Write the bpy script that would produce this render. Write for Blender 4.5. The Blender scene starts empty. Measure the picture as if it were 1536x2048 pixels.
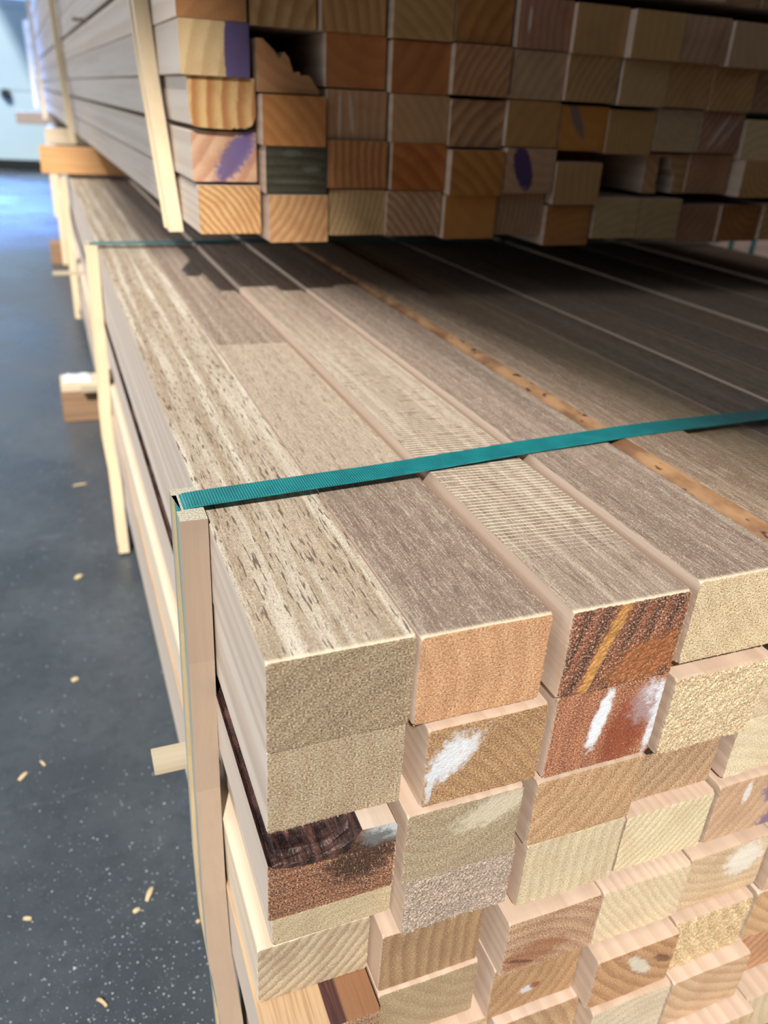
import bpy, bmesh, math, random
from mathutils import Vector, Matrix
random.seed(7)
C = bpy.context.scene.collection
scene = bpy.context.scene
MM = 0.001
FLOOR = -505.0                      # floor height below the top of the lower stack, in mm

def W(x, y, z):                     # millimetres in the stack's frame -> metres in the world
    return Vector((x*MM, y*MM, (z-FLOOR)*MM))

# ------------------------------------------------------------------ camera
RC = ((0.9294236355, -0.3639379237, 0.0609991263), (-0.1149123542, -0.4425276417, -0.8893618643),
      (0.3506663037, 0.8195843841, -0.4531165202))          # rows: right, down, forward
cam = bpy.data.cameras.new('camera'); cam_o = bpy.data.objects.new('camera', cam); C.objects.link(cam_o)
m = Matrix(((RC[0][0], -RC[1][0], -RC[2][0]), (RC[0][1], -RC[1][1], -RC[2][1]), (RC[0][2], -RC[1][2], -RC[2][2])))
cam_o.matrix_world = Matrix.Translation(W(-62.457, -260.038, 224.332)) @ m.to_4x4()
cam.sensor_fit = 'VERTICAL'; cam.sensor_height = 36.0; cam.lens = 1592.53/2048*36.0
cam.clip_start = 0.01; cam.clip_end = 100
cam.dof.use_dof = True; cam.dof.focus_distance = 0.44; cam.dof.aperture_fstop = 7.6
scene.camera = cam_o
scene.view_settings.view_transform = 'Standard'; scene.view_settings.look = 'None'
scene.view_settings.exposure = 0.0; scene.view_settings.gamma = 1.0
scene.view_settings.use_curve_mapping = False

# ------------------------------------------------------------------ light
world = bpy.data.worlds.new('daylight'); scene.world = world; world.use_nodes = True
bg = world.node_tree.nodes['Background']; bg.inputs[0].default_value = (0.74, 0.87, 1.0, 1); bg.inputs[1].default_value = 0.48
SUN_DIR = Vector((0.42, 0.9, -1.0)).normalized()
sun = bpy.data.lights.new('sun', 'SUN'); sun.energy = 6.0; sun.angle = math.radians(2.2); sun.color = (1.0, 0.955, 0.885)
sun_o = bpy.data.objects.new('sun', sun); C.objects.link(sun_o)
sun_o.rotation_euler = SUN_DIR.to_track_quat('-Z', 'Y').to_euler()
def area(name, loc, target, sx, sy, power, color):
    l = bpy.data.lights.new(name, 'AREA'); l.shape = 'RECTANGLE'; l.size = sx; l.size_y = sy; l.energy = power; l.color = color
    o = bpy.data.objects.new(name, l); C.objects.link(o); o.location = loc
    o.rotation_euler = (Vector(target)-Vector(loc)).to_track_quat('-Z', 'Y').to_euler(); return o
# added lamp that puts cold blue light on the floor before the far gate
area('far_floor_fill', (-0.9, 6.0, 2.6), (-0.9, 6.0, 0), 1.8, 2.6, 520, (0.16, 0.36, 1.0)).data.spread = math.radians(48)
area('gate_fill', (-0.9, 6.9, 2.3), (-0.7, 8.4, 0.7), 1.6, 0.6, 7, (0.72, 0.90, 1.0))  # added lamp, lifts the gate panels
# added fill lamp for skylight from the left, lifts the stacks' left faces
area('left_side_fill', (-3.6, 2.6, 1.7), (0.1, 2.6, 0.5), 5.5, 2.2, 105, (0.86, 0.93, 1.0))
# added lamp aimed at the far right stack to brighten it
area('right_stack_fill', (3.0, 0.4, 1.9), (2.3, 2.1, 0.3), 0.9, 0.9, 14, (1.0, 0.93, 0.88))

# ------------------------------------------------------------------ node helpers
def lin(c):
    return tuple(((v/255)/12.92 if v/255 <= .04045 else ((v/255+.055)/1.055)**2.4) for v in c)
class NT:
    def __init__(s, name):
        s.m = bpy.data.materials.new(name); s.m.use_nodes = True; s.t = s.m.node_tree
        s.b = s.t.nodes['Principled BSDF']
    def n(s, typ, **kw):
        nd = s.t.nodes.new(typ)
        for k, v in kw.items(): setattr(nd, k, v)
        return nd
    def set(s, sock, v):
        if isinstance(v, bpy.types.NodeSocket): s.t.links.new(v, sock)
        elif v is not None: sock.default_value = v
    def math(s, op, a, b=None, c=None, clamp=False):
        nd = s.n('ShaderNodeMath', operation=op); nd.use_clamp = clamp
        s.set(nd.inputs[0], a); s.set(nd.inputs[1], b); s.set(nd.inputs[2], c); return nd.outputs[0]
    def vec(s, op, a, b=None):
        nd = s.n('ShaderNodeVectorMath', operation=op); s.set(nd.inputs[0], a); s.set(nd.inputs[1], b)
        return nd.outputs['Value'] if op in ('LENGTH', 'DOT_PRODUCT') else nd.outputs[0]
    def noise(s, v, scale=1, detail=2, rough=.5, color=False):
        nd = s.n('ShaderNodeTexNoise'); s.set(nd.inputs['Vector'], v)
        nd.inputs['Scale'].default_value = scale; nd.inputs['Detail'].default_value = detail; nd.inputs['Roughness'].default_value = rough
        return nd.outputs['Color' if color else 0]
    def mix(s, f, a, b, blend='MIX'):
        nd = s.n('ShaderNodeMix', data_type='RGBA', blend_type=blend); nd.clamp_factor = True
        s.set(nd.inputs[0], f)
        for k, v in ((6, a), (7, b)):
            if isinstance(v, tuple) and len(v) == 3: v = v+(1,)
            s.set(nd.inputs[k], v)
        return nd.outputs[2]
    def ramp(s, v, a, b, lo=0., hi=1.):
        nd = s.n('ShaderNodeMapRange'); nd.interpolation_type = 'SMOOTHSTEP'
        s.set(nd.inputs[0], v); nd.inputs[1].default_value = a; nd.inputs[2].default_value = b
        nd.inputs[3].default_value = lo; nd.inputs[4].default_value = hi; return nd.outputs[0]
    def attr(s, name):
        nd = s.n('ShaderNodeAttribute', attribute_type='OBJECT', attribute_name=name); return nd
    def sep(s, v):
        nd = s.n('ShaderNodeSeparateXYZ'); s.set(nd.inputs[0], v); return nd.outputs
    def comb(s, x, y, z):
        nd = s.n('ShaderNodeCombineXYZ'); s.set(nd.inputs[0], x); s.set(nd.inputs[1], y); s.set(nd.inputs[2], z); return nd.outputs[0]
    def bump(s, h, dist, strength=1.0, normal=None):
        nd = s.n('ShaderNodeBump'); s.set(nd.inputs['Height'], h); nd.inputs['Distance'].default_value = dist
        nd.inputs['Strength'].default_value = strength; s.set(nd.inputs['Normal'], normal); return nd.outputs[0]
    def out(s, col, rough=.7, normal=None, spec=.3):
        if isinstance(col, tuple) and len(col) == 3: col = col+(1,)
        s.set(s.b.inputs['Base Color'], col); s.set(s.b.inputs['Roughness'], rough); s.set(s.b.inputs['Normal'], normal)
        s.b.inputs['Specular IOR Level'].default_value = spec; return s.m
    def P(s, seeded=True):
        tc = s.n('ShaderNodeTexCoord').outputs['Object']
        if not seeded: return tc, tc
        sd = s.attr('m_mix').outputs['Vector']; sy = s.sep(sd)[1]
        return tc, s.vec('ADD', tc, s.comb(sy, s.math('MULTIPLY', sy, 1.7), s.math('MULTIPLY', sy, .6)))

def rings(s, P, Q):                  # growth rings round a pith line that runs along the board
    a = s.attr('m_pith').outputs['Vector']; px, pz, fr = s.sep(a)[0], s.sep(a)[1], s.sep(a)[2]
    x, y, z = s.sep(P)[0], s.sep(P)[1], s.sep(P)[2]
    q = s.vec('MULTIPLY', Q, (26., 1.3, 26.)); n1 = s.noise(q, 1, 2)
    dx = s.math('SUBTRACT', x, px); dz = s.math('SUBTRACT', z, pz)
    r = s.math('SQRT', s.math('ADD', s.math('MULTIPLY', dx, dx), s.math('MULTIPLY', dz, dz)))
    r = s.math('ADD', r, s.math('MULTIPLY', n1, .007))
    r = s.math('ADD', r, s.math('MULTIPLY', s.noise(s.vec('MULTIPLY', Q, (330., 9., 330.)), 1, 3, .7), .0032))
    v = s.math('FRACT', s.math('MULTIPLY', r, fr))
    late = s.math('MULTIPLY', s.ramp(v, .12, .78), s.ramp(v, 1.0, .84))
    return late

def wood_side():
    s = NT('sawn_timber_side'); P, Q = s.P(); k = s.sep(s.attr('m_mix').outputs['Vector'])
    late = rings(s, P, Q); base = s.attr('m_side').outputs['Color']
    fib = s.noise(s.vec('MULTIPLY', Q, (700., 14., 700.)), 1, 3, .6)
    broad = s.noise(s.vec('MULTIPLY', Q, (60., 1.6, 60.)), 1, 2)
    col = s.mix(s.math('MULTIPLY', late, .30), base, (0.36, 0.22, 0.14), 'MIX')
    col = s.mix(s.ramp(fib, .35, .75, 0, .30), col, (0.62, 0.47, 0.34))
    col = s.mix(s.ramp(broad, .45, .75, 0, .28), col, (0.34, 0.24, 0.19))
    return s.out(col, .72, s.bump(fib, .00025, .6), .25)

def wood_end(name='sawn_timber_end', marks=()):
    s = NT(name); P, Q = s.P(); mx = s.attr('m_mix').outputs['Vector']; con, spk = s.sep(mx)[0], s.sep(mx)[2]
    late = rings(s, P, Q)
    base = s.attr('m_end').outputs['Color']; ring = s.attr('m_ring').outputs['Color']
    patch = s.noise(s.vec('MULTIPLY', Q, (45., 0., 45.)), 1, 2)
    col = s.mix(s.math('MULTIPLY', late, con), base, ring)
    col = s.mix(s.ramp(patch, .42, .72, 0, .35), col, ring)
    f1 = s.noise(s.vec('MULTIPLY', Q, (900., 0., 1250.)), 1, 3, .75)
    f2 = s.noise(s.vec('MULTIPLY', Q, (3200., 0., 2100.)), 1, 1, .5)
    hi = s.math('MULTIPLY', s.ramp(f1, .52, .64), spk); lo = s.math('MULTIPLY', s.ramp(f1, .49, .38), spk)
    col = s.mix(hi, col, s.mix(.55, base, (0.93, 0.80, 0.58)))
    col = s.mix(lo, col, s.mix(1.0, ring, (0.34, 0.28, 0.24), 'MULTIPLY'))
    col = s.mix(s.math('MULTIPLY', s.ramp(f2, .60, .74, 0, .55), spk), col, (0.95, 0.86, 0.68))
    x, z = s.sep(P)[0], s.sep(P)[2]
    wob = s.noise(s.vec('MULTIPLY', Q, (210., 0., 210.)), 1, 4, .7)
    for (cx, cz, ax, az, ang, c, amt, soft) in marks:      # paint, chalk and sap stains on the cut face
        ca, sa = math.cos(ang), math.sin(ang)
        u = s.math('SUBTRACT', x, cx*MM); w = s.math('SUBTRACT', z, cz*MM)
        p = s.math('ADD', s.math('MULTIPLY', u, ca/(ax*MM)), s.math('MULTIPLY', w, sa/(ax*MM)))
        q = s.math('ADD', s.math('MULTIPLY', u, -sa/(az*MM)), s.math('MULTIPLY', w, ca/(az*MM)))
        d = s.math('SQRT', s.math('ADD', s.math('MULTIPLY', p, p), s.math('MULTIPLY', q, q)))
        d = s.math('ADD', d, s.math('MULTIPLY', s.math('SUBTRACT', wob, .5), soft*2.2))
        col = s.mix(s.ramp(d, 1+soft*.4, 1-soft*.4, 0, amt), col, lin(c))
    h = s.math('ADD', s.math('MULTIPLY', f1, .75), s.math('MULTIPLY', f2, .3))
    nd = s.n('ShaderNodeBump'); s.set(nd.inputs['Height'], h); nd.inputs['Distance'].default_value = .0008
    s.set(nd.inputs['Strength'], s.math('MULTIPLY', spk, 1.0, clamp=True))
    return s.out(col, .62, nd.outputs[0], .35)

def wood_top():
    s = NT('weathered_timber_top'); P, Q = s.P(); k2 = s.sep(s.attr('m_kerf').outputs['Vector'])
    late = rings(s, P, Q); base = s.attr('m_top').outputs['Color']; dark = s.attr('m_top2').outputs['Color']
    x, y = s.sep(P)[0], s.sep(P)[1]
    streak = s.noise(s.vec('MULTIPLY', Q, (120., 3.0, 120.)), 1, 3, .6)
    fine = s.noise(s.vec('MULTIPLY', Q, (900., 60., 900.)), 1, 2, .6)
    pore = s.noise(s.vec('MULTIPLY', Q, (760., 62., 760.)), 1, 2, .5)
    grit = s.noise(s.vec('MULTIPLY', Q, (1500., 1100., 1500.)), 1, 2, .6)
    col = s.mix(s.ramp(streak, .32, .70), dark, base)
    col = s.mix(s.math('MULTIPLY', late, .70), col, dark)
    # pale strip across the board, with ragged borders
    st = s.sep(s.attr('m_band').outputs['Vector'])
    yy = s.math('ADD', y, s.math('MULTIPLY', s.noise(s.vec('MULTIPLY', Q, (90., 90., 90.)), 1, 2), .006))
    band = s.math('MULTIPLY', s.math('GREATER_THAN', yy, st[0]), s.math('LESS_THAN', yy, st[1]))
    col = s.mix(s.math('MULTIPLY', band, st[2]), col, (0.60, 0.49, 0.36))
    col = s.mix(s.ramp(fine, .5, .72, 0, .38), col, (0.70, 0.60, 0.47))
    col = s.mix(s.ramp(grit, .55, .68, 0, .50), col, (0.74, 0.66, 0.55))
    col = s.mix(s.ramp(grit, .44, .36, 0, .70), col, (0.17, 0.125, 0.095))
    col = s.mix(s.math('MULTIPLY', s.ramp(pore, .60, .65), k2[1]), col, (0.12, 0.08, 0.06))
    # torn white fibres left across the board by the saw
    wv = s.math('FRACT', s.math('MULTIPLY', s.math('ADD', y, s.math('MULTIPLY', x, .05)), 255.))
    brk = s.ramp(s.noise(s.vec('MULTIPLY', Q, (60., 260., 60.)), 1, 2), .30, .45)
    rng = s.math('MULTIPLY', s.ramp(y, .035, .10), s.ramp(y, .62, .42))
    ker = s.math('MULTIPLY', s.math('MULTIPLY', s.ramp(wv, .80, .90), brk), s.math('MULTIPLY', rng, k2[0]))
    col = s.mix(ker, col, (0.92, 0.83, 0.62))
    # fuzzy pale lip where the saw left the cut
    lip = s.ramp(s.math('ADD', y, s.math('MULTIPLY', grit, .006)), .0065, .0035)
    col = s.mix(s.math('MULTIPLY', lip, .75), col, (0.85, 0.72, 0.52))
    h = s.math('ADD', s.math('MULTIPLY', fine, .5), s.math('MULTIPLY', grit, .5))
    h = s.math('ADD', h, ker)
    return s.out(col, .75, s.bump(h, .0003, .8), .25)

def plain_wood(name, col, dark, axis='X', contrast=.35, rough=.7, scale=1.0):
    s = NT(name); P, _ = s.P(False)
    k = {'X': (4., 160., 160.), 'Y': (160., 4., 160.), 'Z': (160., 160., 4.)}[axis]
    k2 = {'X': (12., 900., 900.), 'Y': (900., 12., 900.), 'Z': (900., 900., 12.)}[axis]
    a = s.noise(s.vec('MULTIPLY', P, tuple(v*scale for v in k)), 1, 3, .6); b = s.noise(s.vec('MULTIPLY', P, k2), 1, 2, .6)
    c = s.mix(s.ramp(a, .35, .7, 0, contrast), lin(col), lin(dark)); c = s.mix(s.ramp(b, .5, .75, 0, .25), c, lin(dark))
    return s.out(c, rough, s.bump(b, .0002, .5), .3)

def end_wood_plain(name, col, dark):
    s = NT(name); P, _ = s.P(False)
    a = s.noise(P, 900, 3, .6); c = s.mix(s.ramp(a, .4, .65), lin(dark), lin(col))
    return s.out(c, .8, s.bump(a, .0008, 1), .2)

def bark_mat():
    s = NT('dark_bark'); P, _ = s.P(False)
    a = s.noise(s.vec('MULTIPLY', P, (160., 40., 160.)), 1, 4, .65); b = s.noise(P, 900, 2)
    c = s.mix(s.ramp(a, .35, .68), lin((34, 22, 22)), lin((92, 62, 54))); c = s.mix(s.ramp(b, .62, .72, 0, .5), c, lin((130, 100, 92)))
    return s.out(c, .5, s.bump(a, .003, 1), .5)

M_SIDE, M_END, M_TOP, M_BARK = wood_side(), wood_end(), wood_top(), bark_mat()

# ------------------------------------------------------------------ mesh helpers
def mesh_obj(name, verts, faces, mats, mi=None, parent=None, smooth=False):
    me = bpy.data.meshes.new(name); me.from_pydata([tuple(v) for v in verts], [], faces)
    for mt in mats: me.materials.append(mt)
    if mi: me.polygons.foreach_set('material_index', mi)
    if smooth: me.polygons.foreach_set('use_smooth', [True]*len(me.polygons))
    me.update(); bm = bmesh.new(); bm.from_mesh(me); bmesh.ops.recalc_face_normals(bm, faces=bm.faces); bm.to_mesh(me); bm.free()
    o = bpy.data.objects.new(name, me); C.objects.link(o)
    if parent: o.parent = parent
    return o
def tag(o, label, cat, group=None, kind=None):
    o['label'] = label; o['category'] = cat
    if group: o['group'] = group
    if kind: o['kind'] = kind
    return o
def struct(o): o['kind'] = 'structure'; return o
def empty(name, loc):
    o = bpy.data.objects.new(name, None); C.objects.link(o); o.location = loc; o.empty_display_size = .02; return o
def box_geo(x0, x1, y0, y1, z0, z1, ch=0.0):
    bm = bmesh.new(); bmesh.ops.create_cube(bm, size=1)
    for v in bm.verts:
        v.co = Vector(((x0+x1)/2+v.co.x*(x1-x0), (y0+y1)/2+v.co.y*(y1-y0), (z0+z1)/2+v.co.z*(z1-z0)))
    if ch: bmesh.ops.bevel(bm, geom=list(bm.edges), offset=ch, segments=2, affect='EDGES')
    return bm
def bm_obj(name, bm, mats, parent=None, loc=None):
    me = bpy.data.meshes.new(name); bm.to_mesh(me); bm.free()
    for mt in mats: me.materials.append(mt)
    o = bpy.data.objects.new(name, me); C.objects.link(o)
    if parent: o.parent = parent
    if loc is not None: o.location = loc
    return o
def block(name, x0, x1, y0, y1, z0, z1, mats, ch=1.0, parent=None, side_mat=None):
    """box given in stack millimetres, its origin at its own base"""
    cx, cy = (x0+x1)/2, (y0+y1)/2
    bm = box_geo((x0-cx)*MM, (x1-cx)*MM, (y0-cy)*MM, (y1-cy)*MM, 0, (z1-z0)*MM, ch*MM)
    if side_mat is not None:                       # end grain on the two x ends
        for f in bm.faces:
            if abs(f.normal.x) > .7: f.material_index = side_mat
    return bm_obj(name, bm, mats, parent, W(cx, cy, z0))
LOW = {(0,0):(2.9,74.2,-44.5,7.3,10.7),(1,0):(75.4,146,-44.5,8,7.7),(2,0):(151.4,222.4,-39.8,13.3,-1.3),(3,0):(228.8,298.8,-36.1,16.4,0.3),(4,0):(300.1,369.6,-40,18.6,-12.5),
(5,0):(371.1,441.5,-39.6,12.4,-8.9),(6,0):(443.1,512.6,-44.6,12,-9.1),(7,0):(514.7,585.1,-39.5,12.5,-9.6),(8,0):(586.5,657,-40.1,11.9,6.2),(9,0):(658.1,728.1,-40.6,11.4,-9.9),
(10,0):(729.6,800.2,-38.5,13.5,-1.4),(11,0):(801.5,872,-41.4,10.6,5.5),(12,0):(873.7,943.6,-41.2,10.8,-10.3),(13,0):(944.9,1014.3,-45.4,6.3,0.4),
(14,0):(1015.6,1085.4,-42.2,9.8,8.9),(15,0):(1086.6,1156.8,-44.4,7.6,-7.6),(16,0):(1158.3,1228.3,-43.4,8.6,6.8),(0,1):(3.6,73.9,-98.6,-44.9,12.4),
(1,1):(82.5,151.1,-98.7,-46.9,3.7),(2,1):(153.5,223.2,-96.6,-40.3,0),(3,1):(228.6,297,-99.4,-45.2,-2.4),(4,1):(298.2,363,-97.8,-47.6,3.6),(5,1):(364.7,434.5,-97.4,-47.2,-9.9),
(6,1):(436.1,505.9,-97.8,-48.1,6.6),(7,1):(508.5,578.7,-96.3,-46.6,-13.6),(8,1):(580.5,650.5,-95.8,-46.1,-4.6),(9,1):(653,723,-96.5,-46.8,-7.3),
(10,1):(724.6,794.5,-96.5,-46.8,4.7),(11,1):(796.5,866.3,-96.5,-46.8,7.4),(12,1):(867.4,936.9,-96.5,-46.8,7.8),(13,1):(938.6,1008.7,-96.5,-46.8,-9.6),
(14,1):(1010.1,1079.4,-96.5,-46.8,-0.6),(15,1):(1081,1150,-96.5,-46.8,-7.4),(16,1):(1151.3,1221.4,-96.5,-46.8,4.1),(0,2):(1.3,69.6,-150.8,-98.9,2.9),
(1,2):(74.6,143.5,-151.4,-100.4,1.3),(2,2):(150.9,221.9,-148.4,-99,-0.5),(3,2):(229.3,294.5,-152.2,-101,10.9),(4,2):(298.8,368.8,-146.3,-98.6,4.1),
(5,2):(370.3,440.3,-148.7,-98.5,-8.4),(6,2):(441.8,511.2,-150.8,-101.1,-8.3),(7,2):(513.7,583.3,-149.1,-99.4,-13.3),(8,2):(585,654.2,-150.4,-100.7,-8.7),
(9,2):(656.6,725.6,-150.5,-100.9,7.3),(10,2):(726.8,796.7,-150.5,-100.9,-9.1),(11,2):(798.3,867.5,-150.5,-100.9,-12),(12,2):(869.4,938.6,-150.5,-100.9,-7.5),
(13,2):(940.6,1010.6,-150.5,-100.9,-5.9),(14,2):(1012.6,1082.2,-150.5,-100.9,2.2),(15,2):(1083.5,1153.6,-150.5,-100.9,2.5),(16,2):(1155.5,1225.6,-150.5,-100.9,-5.7),
(0,3):(8.1,79.1,-199.8,-151.7,21.8),(1,3):(80.4,149.1,-202.3,-152.3,6.2),(2,3):(152.8,221.4,-201.9,-148.9,-0.2),(3,3):(224.2,292.7,-200.9,-152.5,0.9),
(4,3):(294.9,364.9,-199.3,-149,-0.3),(5,3):(366,435.5,-200.9,-150.7,8.3),(6,3):(437.3,506.4,-202.8,-153.1,0.6),(7,3):(508.5,578.7,-201.3,-151.6,-9),
(8,3):(580.1,649,-200.9,-151.2,6.2),(9,3):(650.6,720.6,-201.1,-151.4,6.2),(10,3):(722,791.2,-201.1,-151.4,-8.9),(11,3):(792.2,861.6,-201.1,-151.4,0.7),
(12,3):(862.6,932.4,-201.1,-151.4,-4.9),(13,3):(933.7,1003.7,-201.1,-151.4,-1.9),(14,3):(1005,1074.6,-201.1,-151.4,2.8),(15,3):(1075.6,1145.8,-201.1,-151.4,-11.5),
(16,3):(1147.6,1217.6,-201.1,-151.4,-11.6),(0,4):(0.4,68.8,-253.7,-205.2,25.1),(1,4):(70.7,137.8,-255.9,-205.2,9.5),(2,4):(146.1,212.6,-256.1,-206.9,-7),
(3,4):(213,282.3,-255.3,-205.4,-7.8),(4,4):(283.9,353.7,-255.7,-204.9,-6),(5,4):(355.7,425.7,-256.6,-206.1,-12.8),(6,4):(427.3,496.3,-255.3,-205.6,-11.4),
(7,4):(498.5,568.1,-255.5,-205.8,-4),(8,4):(570.5,639.5,-255.7,-206,6.3),(9,4):(641.1,711.2,-256.4,-207,-4.3),(10,4):(713,782.4,-256.4,-207,0.1),
(11,4):(783.4,852.5,-256.4,-207,-8.2),(12,4):(854.4,923.7,-256.4,-207,3.9),(13,4):(925.6,995.7,-256.4,-207,-4.8),(14,4):(997.1,1066.7,-256.4,-207,4.3),
(15,4):(1067.8,1137.7,-256.4,-207,4.7),(16,4):(1139.6,1208.6,-256.4,-207,7.9),(0,5):(-1.5,67.8,-304.2,-254.1,-2.1),(1,5):(70.1,138.5,-305.5,-256.2,6.6),
(2,5):(145.5,211.6,-307,-256.6,-2.4),(3,5):(212.8,278.4,-307.5,-258.5,-19),(4,5):(279.2,347.4,-308.2,-256.5,-14.2),(5,5):(353,423,-308.5,-258.2,-13),
(6,5):(425.1,495.2,-307.7,-258,4.1),(7,5):(497.4,566.5,-307.4,-257.7,3.7),(8,5):(568.3,637.4,-306.9,-257.2,-12.1),(9,5):(639,708.1,-306.6,-257.2,6.7),
(10,5):(709.2,778.6,-306.6,-257.2,0.8),(11,5):(780.5,849.9,-306.6,-257.2,7.4),(12,5):(851.5,920.8,-306.6,-257.2,-5.3),(13,5):(922,991.1,-306.6,-257.2,-8.9),
(14,5):(992.8,1063,-306.6,-257.2,-8.6),(15,5):(1064.1,1134.2,-306.6,-257.2,-0.8),(16,5):(1135.6,1204.9,-306.6,-257.2,0.5),(0,6):(7,77.2,-358.8,-308.6,5.1),
(1,6):(78.5,148.4,-358.4,-308.2,-0.2),(2,6):(150.5,215.7,-358.9,-308.7,-8.7),(3,6):(216.1,281.7,-357,-308.5,-23),(4,6):(283.1,353.8,-359,-308.8,-24),
(5,6):(354.2,424.1,-358,-310.8,-12),(6,6):(425.6,495.7,-359.5,-309.8,-7.5),(7,6):(497.6,566.7,-360.4,-310.7,-1.6),(8,6):(569,638.4,-359,-309.3,7.9),
(9,6):(640.5,709.5,-360.1,-310.4,8.4),(10,6):(711.3,780.9,-360.1,-310.4,-3.1),(11,6):(781.9,852,-360.1,-310.4,-11.3),(12,6):(853.5,923.5,-360.1,-310.4,-9.3),
(13,6):(925.3,995.4,-360.1,-310.4,1.2),(14,6):(997.2,1066.3,-360.1,-310.4,-2.9),(15,6):(1067.5,1137.5,-360.1,-310.4,-5.8),(16,6):(1138.9,1209.1,-360.1,-310.4,5.9),
(0,7):(6.2,76.2,-410.9,-360.9,4),(1,7):(77.5,147.5,-410.9,-360.9,-6),(2,7):(148.9,219.1,-410.7,-360.7,8),(3,7):(220.3,289.9,-410.7,-360.7,-20),
(4,7):(290.9,361.4,-410.6,-360.6,-38),(5,7):(362.9,432.6,-411.3,-361.3,-30),(6,7):(433.6,502.9,-411.1,-361.6,-34),(7,7):(504.7,574.2,-410.7,-361.2,-22),
(8,7):(576.1,645.7,-410.8,-361.3,-3.5),(9,7):(647.4,717.5,-410.6,-361.1,5.3),(10,7):(719.5,789,-410.6,-361.1,-1.7),(11,7):(790.7,860.3,-410.6,-361.1,-5.9),
(12,7):(861.7,930.9,-410.6,-361.1,-4.1),(13,7):(932.9,1003,-410.6,-361.1,1.2),(14,7):(1004.5,1073.9,-410.6,-361.1,-10.1),(15,7):(1075.2,1145.2,-410.6,-361.1,6.2),
(16,7):(1146.5,1216.5,-410.6,-361.1,4.3),}
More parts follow.
